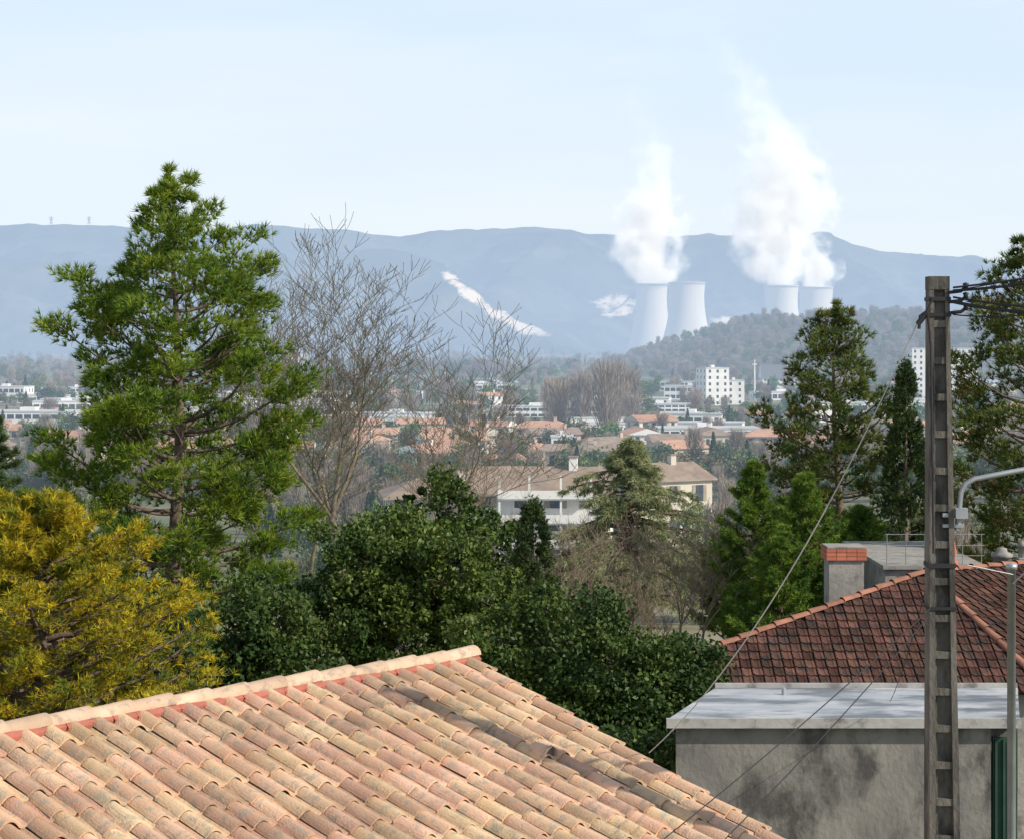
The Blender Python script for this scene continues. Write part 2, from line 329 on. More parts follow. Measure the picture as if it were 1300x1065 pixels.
# ------------------------------------------------------------ ground
ys=np.array([-300,0,20,48,60,70,85,100,140,180,220,260,300,350,450,600,900,1400,2200,3500,6000,9000,14000.])
xs=np.linspace(-9000,9000,61); mb=MB()
V=[(x,y,G(y)) for y in ys for x in xs]; nx=len(xs)
Fc=[[j*nx+i,j*nx+i+1,(j+1)*nx+i+1,(j+1)*nx+i] for j in range(len(ys)-1) for i in range(nx-1)]
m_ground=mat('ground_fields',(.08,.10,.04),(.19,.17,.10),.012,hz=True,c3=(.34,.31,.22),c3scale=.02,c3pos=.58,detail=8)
mb.add(V,Fc,0); mb.obj('ground',[m_ground])

# ------------------------------------------------------------ hills
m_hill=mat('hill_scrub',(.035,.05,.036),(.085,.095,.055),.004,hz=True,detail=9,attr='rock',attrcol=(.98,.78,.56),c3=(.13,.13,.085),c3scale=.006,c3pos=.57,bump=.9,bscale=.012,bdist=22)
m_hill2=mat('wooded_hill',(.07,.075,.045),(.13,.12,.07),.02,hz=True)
def hills(name,prof,dr,df,db,nxn,ny,amp,fs,mt,rockf=None,b0=-500,b1=1800,pw=1.15,base=-6):
    pb=[p[0] for p in prof]; pe=[p[1] for p in prof]
    def h(x,y):
        b=650+x/dr*F; ze=Z(np.interp(b,pb,pe),dr)
        if y<=dr:
            t=max(0,(y-df)/(dr-df)); s=t**pw; env=math.sin(math.pi*min(1,t*.98))**.7
        else:
            t=1-(y-dr)/(db-dr); s=t; env=.2
        n=mn.fractal(Vector((x*fs,y*fs*.55,3.3)),.9,2.1,5)
        rg=1-abs(mn.noise(Vector((x*fs*1.1+4,y*fs*.4,9)))*2)
        return base+(ze-base)*s+amp*env*(n*.8+(rg-.6)*.8)*min(1,max(ze-base,0)/100*1.0)+ amp*.05*mn.fractal(Vector((x*fs*6,y*fs*6,1)),.9,2.1,3)
    xs=np.linspace(X(b0,dr),X(b1,dr),nxn); ysl=list(np.linspace(df,dr,ny))+list(np.linspace(dr,db,8))[1:]
    V=[(x,y,h(x,y)) for y in ysl for x in xs]
    Fc=[[j*nxn+i,j*nxn+i+1,(j+1)*nxn+i+1,(j+1)*nxn+i] for j in range(len(ysl)-1) for i in range(nxn-1)]
    mb=MB(); mb.add(V,Fc,0,True); o=mb.obj(name,[mt])
    a=o.data.attributes.new('rock','FLOAT','POINT')
    vals=[min(1.1,max(-1.5,rockf(*v))) if rockf else 0 for v in V]
    a.data.foreach_set('value',np.array(vals,dtype=np.float32))
    return h
def rk1(x,y,z):   # big quarry behind the towers and its lower benches
    b=650+x/y*F; e=HZ-(z-CZ)/y*F
    if not (690<b<1320 and 340<e<440): return -1.5
    r=-1.0
    if b<870: r=max(r,1.75*math.exp(-((b-783)/48)**2-((e-388)/28)**2)-.95)
    if 860<b<980: r=max(r,1.9*math.exp(-((b-918)/30)**2-((e-408)/12)**2)-1.0)
    if 1060<b and e<396: r=max(r,-.22)
    return r
def rk2(x,y,z):   # cliff line running down the spur
    b=650+x/y*F; e=HZ-(z-CZ)/y*F
    if not (430<b<755): return -1.5
    l=np.interp(b,[520,565,605,635,660,700],[326,343,374,400,411,420])
    w=np.interp(b,[540,575,610,645,690],[8,19,17,19,9])
    r=1.85*math.exp(-((e-l-6)/w)**2)*np.interp(b,[540,570,685,725],[.35,1,1,.3])-1.0
    r=max(r,1.15*math.exp(-((b-520)/38)**2-((e-368)/40)**2)-1.0)
    return r
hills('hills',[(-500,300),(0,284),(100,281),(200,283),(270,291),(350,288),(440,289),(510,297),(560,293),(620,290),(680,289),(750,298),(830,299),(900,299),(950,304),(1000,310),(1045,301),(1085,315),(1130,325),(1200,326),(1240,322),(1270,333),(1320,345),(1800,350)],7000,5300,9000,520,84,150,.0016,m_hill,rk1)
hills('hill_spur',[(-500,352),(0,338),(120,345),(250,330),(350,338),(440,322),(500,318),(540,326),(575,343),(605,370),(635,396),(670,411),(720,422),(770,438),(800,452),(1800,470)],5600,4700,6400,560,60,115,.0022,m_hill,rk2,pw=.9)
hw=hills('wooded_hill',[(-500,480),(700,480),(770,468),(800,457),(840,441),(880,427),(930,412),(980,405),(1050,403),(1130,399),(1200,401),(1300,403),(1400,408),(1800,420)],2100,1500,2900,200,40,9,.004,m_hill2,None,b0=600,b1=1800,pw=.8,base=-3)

m_steel=mat('pylon_steel',(.2,.2,.22),hz=True)
for b,d in ((65,7000),(113,7000)):
    mb=MB(); x=X(b,d); z0=Z(285,d); w=4
    for s in (-1,1):
        for q in (-1,1): tube(mb,[(x+s*w,d+q*w,z0),(x,d,z0+30)],1.0,4,0)
    for k in (18,24): tube(mb,[(x-9,d,z0+k),(x+9,d,z0+k)],.9,4,0)
    for k in range(4): tube(mb,[(x-w*(1-k*.25),d-3,z0+k*7),(x+w*(1-(k+1)*.25),d-3,z0+k*7+7)],.5,4,0)
    mb.obj('electricity_pylon',[m_steel])

# ------------------------------------------------------------ cooling towers
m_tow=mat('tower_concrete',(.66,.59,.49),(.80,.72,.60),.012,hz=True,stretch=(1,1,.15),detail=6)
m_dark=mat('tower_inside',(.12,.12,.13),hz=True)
def tower(b,d,topw,e):
    x=X(b,d); zt=Z(e,d); H=zt+0.0; rt=topw/2/F*d
    mb=MB(); pr=[]
    for i in range(25):
        t=i/24; z=9+(H-9)*t; zz=(t-.80)
        r=rt*.955*math.sqrt(1+(zz/ (.62 if zz<0 else .55))**2*.95)
        pr.append((r,z))
    pr+= [(pr[-1][0]+1.2,H),(pr[-1][0]+1.2,H+2.0),(pr[-1][0]-1.5,H+2.0),(pr[-1][0]-2.5,H-12)]
    lathe(mb,(x,d,0),pr,48,0)
    lathe(mb,(x,d,0),[(pr[0][0]*.97,0),(pr[0][0]*.97,9)],32,1)
    rb=pr[0][0]
    for j in range(40):
        a=6.283*j/40; a2=a+.08
        tube(mb,[(x+rb*1.03*math.cos(a),d+rb*1.03*math.sin(a),-1),(x+rb*math.cos(a2),d+rb*math.sin(a2),9.5)],.8,4,0)
        tube(mb,[(x+rb*1.03*math.cos(a+.16),d+rb*1.03*math.sin(a+.16),-1),(x+rb*math.cos(a2),d+rb*math.sin(a2),9.5)],.8,4,0)
    mb.obj('cooling_tower',[m_tow,m_dark])
    return x,d,zt
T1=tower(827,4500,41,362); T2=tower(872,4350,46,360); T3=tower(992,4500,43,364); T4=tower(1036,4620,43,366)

# steam plumes : scattering volumes, with added glow in place of multiple scattering
def plume(T,b0,e0,pts,fade,seed):
    x,d,zt=T; u=d/F; top=pts[-1][0]; Hh=(e0-top)*u
    o_=[((e0-e)*u,(b-b0)*u,r*u) for e,b,r in pts]
    mb=MB(); n=16; V=[]
    for z,cx,r in o_:
        for j in range(n):
            w=6.283*j/n; V.append((cx+1.4*r*math.cos(w),1.4*r*math.sin(w),z))
    k=len(o_); Fc=[[i*n+j,i*n+(j+1)%n,(i+1)*n+(j+1)%n,(i+1)*n+j] for i in range(k-1) for j in range(n)]
    mb.add(V,Fc); mb.f.append((np.array([list(range(n))[::-1],[ (k-1)*n+j for j in range(n)]]),0,False))
    M=bpy.data.materials.new('steam'); M.use_nodes=True; nt=M.node_tree; N=nt.nodes; L=nt.links
    N.remove(N['Principled BSDF']); out=N['Material Output']
    try: M.cycles.volume_step_rate=2.0
    except Exception: pass
    tc=N.new('ShaderNodeTexCoord'); sp=N.new('ShaderNodeSeparateXYZ'); L.new(tc.outputs['Object'],sp.inputs[0])
    def ma(op,a,b=None,clamp=False):
        q=N.new('ShaderNodeMath'); q.operation=op; q.use_clamp=clamp
        for i,v in enumerate((a,b)):
            if v is None: continue
            if isinstance(v,(int,float)): q.inputs[i].default_value=v
            else: L.new(v,q.inputs[i])
        return q.outputs[0]
    zn=ma('DIVIDE',sp.outputs['Z'],Hh,True)
    def curve(vals):
        c=N.new('ShaderNodeFloatCurve'); cv=c.mapping.curves[0]
        P=[(z/Hh,v) for (z,_,_),v in zip(o_,vals)]
        cv.points[0].location=P[0]; cv.points[1].location=P[-1]
        for p in P[1:-1]: cv.points.new(*p)
        c.mapping.update(); L.new(zn,c.inputs['Value']); return c.outputs[0]
    cx=ma('MULTIPLY',ma('SUBTRACT',curve([q[1]/300+.5 for q in o_]),.5),300.)
    R=ma('MULTIPLY',curve([q[2]/200 for q in o_]),200.)
    fd=curve(fade)
    dx=ma('SUBTRACT',sp.outputs['X'],cx); rr=ma('SQRT',ma('ADD',ma('MULTIPLY',dx,dx),ma('MULTIPLY',sp.outputs['Y'],sp.outputs['Y'])))
    rn=ma('DIVIDE',rr,R)
    nz=N.new('ShaderNodeTexNoise'); nz.inputs['Scale'].default_value=.018; nz.inputs['Detail'].default_value=3; nz.inputs['Roughness'].default_value=.58
    mp=N.new('ShaderNodeMapping'); mp.inputs['Location'].default_value=(seed*37,seed*11,0); L.new(tc.outputs['Object'],mp.inputs[0]); L.new(mp.outputs[0],nz.inputs['Vector'])
    nn=ma('MULTIPLY',ma('SUBTRACT',nz.outputs[0],.47),2.7)
    fo=ma('MULTIPLY',ma('SUBTRACT',1.0,fd),-.35)
    dn=ma('MULTIPLY',ma('ADD',ma('ADD',ma('SUBTRACT',1.0,rn),nn),fo),1.6,True)
    dn=ma('MULTIPLY',ma('MULTIPLY',ma('MULTIPLY',dn,dn),fd),.042)
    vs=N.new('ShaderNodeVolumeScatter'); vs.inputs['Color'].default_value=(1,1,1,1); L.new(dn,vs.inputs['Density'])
    em=N.new('ShaderNodeEmission'); em.inputs[0].default_value=(.93,.96,1,1); L.new(ma('MULTIPLY',dn,.36),em.inputs[1])  # emission stands in for light scattered repeatedly inside the steam
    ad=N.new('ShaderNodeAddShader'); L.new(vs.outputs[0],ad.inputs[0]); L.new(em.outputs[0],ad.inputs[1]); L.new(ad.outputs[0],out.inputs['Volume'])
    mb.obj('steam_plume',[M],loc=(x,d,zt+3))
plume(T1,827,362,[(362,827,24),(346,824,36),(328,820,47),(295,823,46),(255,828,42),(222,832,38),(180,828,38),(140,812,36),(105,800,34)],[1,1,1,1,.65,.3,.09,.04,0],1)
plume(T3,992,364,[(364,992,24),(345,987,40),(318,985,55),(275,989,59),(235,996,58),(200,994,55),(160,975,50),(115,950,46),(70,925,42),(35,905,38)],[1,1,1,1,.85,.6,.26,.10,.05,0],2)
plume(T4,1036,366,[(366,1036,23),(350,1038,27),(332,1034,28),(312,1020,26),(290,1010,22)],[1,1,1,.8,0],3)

# ------------------------------------------------------------ town
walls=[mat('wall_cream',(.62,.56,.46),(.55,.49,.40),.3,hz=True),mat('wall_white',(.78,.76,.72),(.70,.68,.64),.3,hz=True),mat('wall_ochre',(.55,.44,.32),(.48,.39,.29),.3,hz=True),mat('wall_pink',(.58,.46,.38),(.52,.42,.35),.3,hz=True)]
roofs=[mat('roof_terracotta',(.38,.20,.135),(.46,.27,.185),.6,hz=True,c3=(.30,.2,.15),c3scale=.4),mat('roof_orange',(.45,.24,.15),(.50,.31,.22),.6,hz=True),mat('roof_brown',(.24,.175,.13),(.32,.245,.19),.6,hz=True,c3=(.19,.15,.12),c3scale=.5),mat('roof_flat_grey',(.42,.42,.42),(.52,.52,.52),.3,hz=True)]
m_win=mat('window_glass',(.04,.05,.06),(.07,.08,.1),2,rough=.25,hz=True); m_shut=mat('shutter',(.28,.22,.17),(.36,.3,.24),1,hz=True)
def building(name,x,y,w,l,h,yaw,wm,rm,kind='gable',st=None,rise=None,zg=None,band=False,wsp=3.2):
    zg=G(y)-.5 if zg is None else zg
    c,s=math.cos(yaw),math.sin(yaw); T=lambda v:(x+v[0]*c-v[1]*s,y+v[0]*s+v[1]*c,zg+v[2])
    mb=MB(); box(mb,-w/2,w/2,-l/2,l/2,-1,h,0,T); e=.5
    if kind=='flat':
        box(mb,-w/2-.15,w/2+.15,-l/2-.15,l/2+.15,h+.003,h+.45,1,T); box(mb,-w*.1,w*.05,-l*.1,l*.15,h+.453,h+1.6,0,T)
    else:
        r=rise or l*.16; hx=w/2+e; hy=l/2+e; k=(w/2-l*.35) if kind=='hip' else hx
        V=[T(v) for v in [(-hx,-hy,h-.12),(hx,-hy,h-.12),(hx,hy,h-.12),(-hx,hy,h-.12),(-k,0,h+r),(k,0,h+r)]]
        mb.add(V,[[0,1,5,4],[2,3,4,5]],1); mb.add(V,[[1,2,5],[3,0,4]],1 if kind=='hip' else 0)
        V2=[T(v) for v in [(-hx,-hy,h-.3),(hx,-hy,h-.3),(hx,hy,h-.3),(-hx,hy,h-.3)]]
        mb.add(V2,[[3,2,1,0]],0); A=[V2[0],V2[1],V[1],V[0],V2[2],V2[3],V[3],V[2]]
        mb.add(A,[[0,1,2,3],[4,5,6,7],[1,4,7,2],[5,0,3,6]],3)
        box(mb,w*.2,w*.2+.8,-.9,0,h+r*.3,h+r+.9,0,T); box(mb,w*.2-.08,w*.2+.88,-.98,.08,h+r+.903,h+r+1.05,1,T)
    st=st or max(1,int(h/2.9)); sh=h/st
    for k in range(st):
        z0=k*sh+sh*.32; z1=k*sh+sh*.80
        if band:
            box(mb,-w/2+.6,w/2-.6,-l/2-.04,-l/2+.1,z0,z1,2,T)
            for q in np.arange(-w/2+3,w/2-1,3.0): box(mb,q,q+.5,-l/2-.08,-l/2+.1,z0,z1,0,T)
        else:
            for sd in (-1,1):
                n=max(1,int(w/wsp))
                for i in range(n):
                    cx=-w/2+w*(i+.5)/n; ya=sd*l/2
                    box(mb,cx-.55,cx+.55,ya-.04,ya+.04,z0,z1,2,T)
                    if h<9 and random.random()<.7:
                        for q in (-1,1): box(mb,cx+q*.84-.25,cx+q*.84+.25,ya-.07,ya+.07,z0,z1,3,T)
        n=max(1,int(l/4))
        for sd in (-1,1):
            for i in range(n):
                cy=-l/2+l*(i+.5)/n; xa=sd*w/2; box(mb,xa-.04,xa+.04,cy-.5,cy+.5,z0,z1,2,T)
    return mb.obj(name,[wm,rm,m_win,m_shut])
zA=G(180)
building('apartment_building',X(690,178),186,13.5,10,Z(626,180)-zA,-.10,walls[1],roofs[2],'gable',st=4,rise=2.2,zg=zA)
building('apartment_building',X(545,178),195,10.5,9,Z(630,190)-G(195),.12,walls[0],roofs[2],'hip',st=4,rise=1.5,zg=G(195))
mb=MB()
for k in range(4):
    zz=zA+1.2+k*2.3
    box(mb,X(632,179),X(752,179),178.6,181.0,zz,zz+.15,0); box(mb,X(632,179),X(752,179),178.5,178.58,zz+.153,zz+.95,0)
    for b in (634,672,712,750): box(mb,X(b,179)-.1,X(b,179)+.1,178.7,178.9,zz+.95,zz+2.3,0)
mb.obj('balconies',[walls[1]])
building('apartment_building',X(835,235),245,12,10,Z(612,235)-G(240),.5,walls[0],roofs[2],'gable',rise=1.8,zg=G(240))
placed=[(X(690,178),186,13),(X(545,178),195,11),(X(835,235),245,12)]
def put(name,b0,b1,e0,d,kind,l,wm,rm,**k):
    w=(b1-b0)/F*d; x=X((b0+b1)/2,d); placed.append((x,d+l/2,max(w,l)*.6))
    return building(name,x,d+l/2,w,l,Z(e0,d)-G(d)+.5,k.pop('yaw',0),wm,rm,kind,**k)
put('office_tower',891,922,468,900,'flat',14,walls[1],roofs[3],st=6,yaw=.25)
put('office_building',922,945,484,915,'flat',12,walls[1],roofs[3],st=4)
put('office_building',836,965,545,540,'flat',14,walls[1],roofs[3],st=2,band=True)
put('school_building',625,742,517,760,'flat',12,walls[1],roofs[3],st=2,band=True)
put('school_building',705,800,514,800,'flat',12,walls[0],roofs[3],st=1,band=True)
put('school_building',800,880,514,830,'flat',14,walls[1],roofs[3],st=2,band=True)
put('apartment_block',1158,1242,443,1000,'flat',12,walls[1],roofs[3],st=9,wsp=3.0)
put('church_hall',968,1015,480,1150,'gable',16,walls[1],mat('roof_slate',(.16,.17,.19),hz=True),rise=8)
put('warehouse',600,660,486,1400,'flat',30,walls[1],roofs[3],st=1,band=True)
put('warehouse',690,735,489,1300,'flat',25,walls[1],roofs[3],st=1,band=True)
put('warehouse',180,280,478,1900,'flat',40,walls[1],roofs[3],st=1,band=True)
put('warehouse',0,50,486,1500,'flat',30,walls[1],roofs[3],st=1,band=True)
put('apartment_block',363,388,450,1700,'flat',15,walls[1],roofs[3],st=5)
put('apartment_block',360,384,524,640,'flat',10,walls[1],roofs[3],st=3)
put('apartment_block',600,640,495,1050,'flat',14,walls[1],roofs[3],st=3,band=True)
put('office_building',700,730,556,500,'flat',12,walls[1],roofs[3],st=2,band=True)
R=random.Random(3); tries=0; nh=0
while nh<118 and tries<6000:
    tries+=1
    e=R.choice([R.uniform(552,606),R.uniform(492,550),R.uniform(555,600),R.uniform(565,604)]); d=72000/(e-HZ)
    b=R.uniform(-60,1350) if d>420 else R.uniform(330,1000); x=X(b,d)
    if any((x-p[0])**2+(d-p[1])**2<(p[2]+9)**2 for p in placed): continue
    placed.append((x,d,9)); nh+=1
    w=R.uniform(9,17); l=R.uniform(8,11)
    if d>600 and R.random()<.6: building('commercial_building',x,d,R.uniform(20,50),R.uniform(12,20),R.uniform(4,8),R.uniform(-.2,.2),walls[1],roofs[3],'flat',band=True)
    else: building('house',x,d,w,l,R.choice([3.4,5.6,6.0,6.3]),R.choice([-.3,.15,.5,1.2,.0,1.6])+R.uniform(-.15,.15),R.choice(walls),R.choice(roofs[:3]),R.choice(['gable','gable','hip']))

# ------------------------------------------------------------ distant trees
def vleaf(name,mt,H,W,n,ls,kind):
    mb=MB(); tube(mb,[(0,0,0),(0,0,H*.5)],[.22,.12],5,1)
    if kind=='round':
        nc=26; u=nrm(rng.normal(0,1,(nc,3))); cl=np.array([0,0,H*.6])+u*np.array([W/2,W/2,H*.36])*rng.uniform(.4,.95,(nc,1))
        i=rng.integers(0,nc,n); leaves(mb,cl[i]+rng.normal(0,1,(n,3))*W*.10,ls,0)
    elif kind=='cone':
        h=rng.uniform(.05,1,n); a=rng.uniform(0,6.28,n); r=W/2*(1-h)**.8*rng.uniform(.6,1.05,n)
        leaves(mb,np.stack([r*np.cos(a),r*np.sin(a),h*H],1),ls,0)
    else:
        h=rng.uniform(.15,.8,n); a=rng.uniform(0,6.28,n); r=W/2*rng.uniform(0,.8,n)*np.sin(h*3)
        C=np.stack([r*np.cos(a),r*np.sin(a),h*H],1); needles(mb,C,np.stack([np.cos(a)*.35,np.sin(a)*.35,np.ones(n)],1),H*.2,3,ls,.2,0)
    return mb.mesh(name,[mt,m_t3])
var=[vleaf('tree_round',m_t1,8,6.5,900,.34,'round'),vleaf('tree_olive',m_t2,7,6.5,900,.32,'round'),vleaf('tree_bare',m_t3,11,5,420,.05,'bare'),vleaf('tree_cone',m_t4,9,3.6,700,.3,'cone'),vleaf('tree_bare_wide',m_t3,9,8,600,.05,'bare'),vleaf('tree_round_dark',m_t4,7,7,900,.32,'round'),
 vleaf('near_round',m_t1,8,6.5,5000,.12,'round'),vleaf('near_olive',m_t2,7,6.5,5000,.12,'round'),vleaf('near_cone',m_t4,9,3.6,4500,.13,'cone'),vleaf('near_dark',m_t4,7,7,5000,.12,'round')]
DT=empty('distant_trees')
def inst(v,x,y,z,s):
    o=bpy.data.objects.new('tree_part',var[v]); COL.objects.link(o); o.location=(x,y,z); o.rotation_euler=(0,0,R.uniform(0,6.28)); o.scale=(s*R.uniform(.85,1.2),s*R.uniform(.85,1.2),s*R.uniform(.8,1.15)); o.parent=DT
for i in range(1900):
    e=R.uniform(462,640) if R.random()<.68 else R.uniform(462,520)
    d=72000/(e-HZ); b=R.uniform(-80,1380); x=X(b,d); s=R.uniform(.5,1.1)
    if any((x-p[0])**2+(d-p[1])**2<(p[2]*.55)**2 for p in placed): continue
    if any(abs(x-p[0])<p[2]*.8 and 0<p[1]-d<45 for p in placed[:19]): continue
    inst(R.choice([0,0,0,1,1,2,2,3,4,5]),x,d,G(d)-.3,s*(1.25 if d>900 else 1))
for i in range(650):
    row=R.choice([1600,1900,2300,2800,3400,4100]); d=row+R.uniform(-60,60); b=R.uniform(-100,1400)
    inst(R.choice([0,1,1,2,4,4,5]),X(b,d),d,-.5,R.uniform(1.2,2.1))
for i in range(1500):
    y=R.uniform(1560,2250); x=R.uniform(X(740,2100),X(1420,2100)); z=hw(x,y)
    if z<2: continue
    inst(R.choice([0,1,1,4,4,2,1]),x,y,z-.6,R.uniform(.8,1.5))
for b in (700,706,712,784,792,798,804,776,768,735,741):
    d=R.uniform(560,640); inst(2,X(b,d),d,0,R.uniform(1.5,2.2))
for i in range(280):
    d=R.uniform(72,165); b=R.uniform(330,1250); x=X(b,d); top=R.uniform(690,755) if b<880 else R.uniform(640,740)
    h=Z(top,d)-G(d)
    if h<1.0: continue
    s=min(h,7)/8; v=R.choice([6,7,9,4,8,9,6]); inst(v,x,d,G(d)-.3,s)
for i in range(75):
    d=R.uniform(200,330); b=R.uniform(330,1010); x=X(b,d)
    if any((x-p[0])**2+(d-p[1])**2<p[2]**2 for p in placed[:3]): continue
    inst(R.choice([0,1,3,5,2]),x,d,G(d)-.3,R.uniform(.6,.9))
for b,s in ((772,.62),(800,.7),(596,.75),(612,.6),(470,.8)): inst(R.choice([6,9]),X(b,172),172,G(172)-.3,s)
mb=MB(); tube(mb,[(X(958,1000),1000,0),(X(958,1000),1000,Z(457,1000))],[.5,.3],6); tube(mb,[(X(955,1000),1000,Z(463,1000)),(X(961,1000),1000,Z(463,1000))],.3,5)
mb.obj('radio_mast',[walls[1]])

# ------------------------------------------------------------ foreground tiled roof
m_tile=mat('clay_canal_tile',(.64,.44,.295),(.53,.33,.21),2.2,rough=.9,isl=.26,hue=.016,bump=.5,bscale=60,c3=(.40,.32,.235),c3scale=11,c3pos=.55,spec=.12,detail=8)
m_ridge=mat('ridge_tile',(.62,.45,.33),(.52,.36,.25),3,rough=.9,isl=.18,bump=.4,bscale=50,spec=.12,c3=(.36,.28,.21),c3scale=9,c3pos=.56)
m_mort=mat('red_mortar',(.42,.14,.10),(.34,.12,.085),8,bump=.6)
m_render=mat('wall_render',(.55,.47,.37),(.48,.41,.33),2,bump=.3)
U=Vector((.7071,.7071,0)); hd=Vector((.7071,-.7071,0)); sl=.285
Dn=(hd+Vector((0,0,-sl))).normalized(); Nn=Vector((sl*.7071,-sl*.7071,1)).normalized()
RE=Vector((-.39,18.68,26.89))
house=empty('tiled_roof_house',(0,0,0))
def tiles(mb,O,A,Dw,Nv,na,nd,pa,pd,prof,m,ovl=1.18,lift=.028,thick=.018,test=None,jit=.006):
    k=len(prof)
    for i in range(na):
        for j in range(nd):
            if test and not test((i+.5)*pa,(j+.5)*pd): continue
            o=O+A*(i*pa+random.uniform(-jit,jit))+Dw*(j*pd+random.uniform(-jit,jit)*1.8)
            tw=random.uniform(-.018,.018); lf=lift+random.uniform(-.005,.008)
            V=[]
            for (vv,hh,sc) in ((-(ovl-1)*pd,0.0,.93),(pd,lf,1.0),(pd,lf-thick,1.0)):
                for (u,h) in prof:
                    uc=pa*.5+(u-pa*.5)*sc
                    q=o+A*(uc+tw*vv)+Dw*vv+Nv*(hh+h*sc); V.append((q.x,q.y,q.z))
            Fc=[[a,a+1,k+a+1,k+a] for a in range(k-1)]+[[k+a,k+a+1,2*k+a+1,2*k+a] for a in range(k-1)]
            mb.add(V,Fc,m,False)
pa=.222; bw=.158
prof=[(bw*t/8,.058*math.sin(math.pi*t/8)**.85) for t in range(9)]+[(bw+.02,-.012),(pa-.02,-.014),(pa+.004,0)]
mb=MB()
ncol=int(9.3/pa)
O=RE-U*(ncol*pa)+Dn*.02
tiles(mb,O,U,Dn,Nn,ncol,17,pa,.345,prof,0,jit=.009)
mb.obj('roof_tiles',[m_tile],house)
Dn2=(-hd+Vector((0,0,-sl))).normalized(); Nn2=Vector((-sl*.7071,sl*.7071,1)).normalized()
mb=MB(); tiles(mb,O-Dn*.02+Dn2*.02,U,Dn2,Nn2,ncol,17,pa,.345,prof,0); mb.obj('rear_roof_tiles',[m_tile],house)
mb=MB()
n=int(ncol*pa/.40)
for i in range(n+1):
    p=RE-U*(i*.40)+Vector((0,0,random.uniform(-.006,.006))); V=[];rr=.105
    for (t,r,dz) in ((-.44,rr*.9,.0),(0.02,rr,.018),(.02,rr-.015,.011)):
        for a in range(11):
            w=math.pi*a/10; c=p+U*t+hd*(math.cos(w)*r)+Vector((0,0,math.sin(w)*r*.8+dz+.02)); V.append(tuple(c))
    mb.add(V,[[s*11+a,s*11+a+1,(s+1)*11+a+1,(s+1)*11+a] for s in range(2) for a in range(10)],0,True)
mb.obj('ridge_caps',[m_ridge],house)
mb=MB(); 
for i in range(ncol):
    for sd,D_,N_ in ((1,Dn,Nn),(-1,Dn2,Nn2)):
        p=RE-U*((i+1)*pa)
        a=p+D_*.03; b_=p+D_*random.uniform(.115,.15)
        V=[a+N_*.075,a+U*pa+N_*.075,b_+U*pa+N_*.04,b_+N_*.04,b_+U*pa-N_*.02,b_-N_*.02]
        mb.add([tuple(v) for v in V],[[0,1,2,3],[3,2,4,5]],0)
e=[RE+U*.015+hd*.10*math.cos(math.pi*a/8)+Vector((0,0,.02+.085*math.sin(math.pi*a/8))) for a in range(9)]
mb.add([tuple(v) for v in e],[list(range(9))],0)
mb.obj('ridge_mortar',[m_mort],house)
mb=MB()
LE=RE-U*(ncol*pa)
def quadbox(a,b,c,d,th,m):
    V=[tuple(v) for v in (a,b,c,d)]+[tuple(v-Vector((0,0,th))) for v in (a,b,c,d)]
    mb.add(V,BF,m)
for Dv in (Dn,Dn2): quadbox(RE-Vector((0,0,.03)),RE+Dv*5.9-Vector((0,0,.03)),LE+Dv*5.9-Vector((0,0,.03)),LE-Vector((0,0,.03)),.12,0)
c=lambda s,t,z:tuple(RE-U*s+hd*t+Vector((0,0,z-27.0)))
V=[c(.3,-5.2,21),c(.3,5.2,21),c(9,5.2,21),c(9,-5.2,21),c(.3,-5.2,25.3),c(.3,5.2,25.3),c(9,5.2,25.3),c(9,-5.2,25.3),c(.3,0,26.8),c(9,0,26.8)]
mb.add(V,[[0,1,5,4],[1,2,6,5],[2,3,7,6],[3,0,4,7]],0); mb.add(V,[[4,5,8],[6,7,9]],0)
mb.obj('walls',[m_render],house)
# ventilation tile
mb=MB(); vp=Vector((X(688,16.6),16.6,0)); t_=(vp-RE).dot(hd); s_=(RE-vp).dot(U); vp=RE-U*s_+hd*t_+Vector((0,0,-sl*t_+.03))
V=[]
for (t,h,w) in ((-.12,.06,.06),(.10,.11,.08)):
    for a in range(7):
        an=math.pi*a/6; V.append(tuple(vp+Dn*t+U*(math.cos(an)*w)+Nn*(.03+h*math.sin(an))))
mb.add(V,[[a,a+1,8+a,7+a] for a in range(6)],0,True); mb.add([tuple(Vector(V[7+a])-Dn*.03) for a in range(7)],[list(range(7))],1)
mb.obj('vent_tile',[m_tile,m_dark],house)

# ------------------------------------------------------------ right house with dark tiles
m_dt=mat('dark_clay_tile',(.075,.038,.030),(.125,.062,.047),3,isl=.38,hue=.012,rough=.9,c3=(.05,.038,.034),c3scale=5,c3pos=.52,bump=.3,spec=.1)
m_hip=mat('hip_tile',(.34,.155,.10),(.24,.11,.075),5,isl=.2,bump=.3)
m_brick=mat('red_brick',(.48,.16,.09),(.40,.13,.08),7,isl=.15); m_conc=mat('concrete_render',(.32,.30,.27),(.24,.23,.21),4,bump=.5,c3=(.16,.15,.14),c3scale=2.5,c3pos=.58)
rh=empty('dark_tile_house')
A=Vector((X(1175,33),33,Z(727,33))); C1=Vector((X(1335,30),30,Z(880,30))); E1=Vector((X(750,30),30,Z(880,30)))
dirR=Vector((.86,.51,0)); B=A+dirR*5; C2=C1+dirR*8; Bk=Vector((A.x-1.0,39.2,E1.z)); Bk2=B+Vector((0,6,E1.z-B.z))
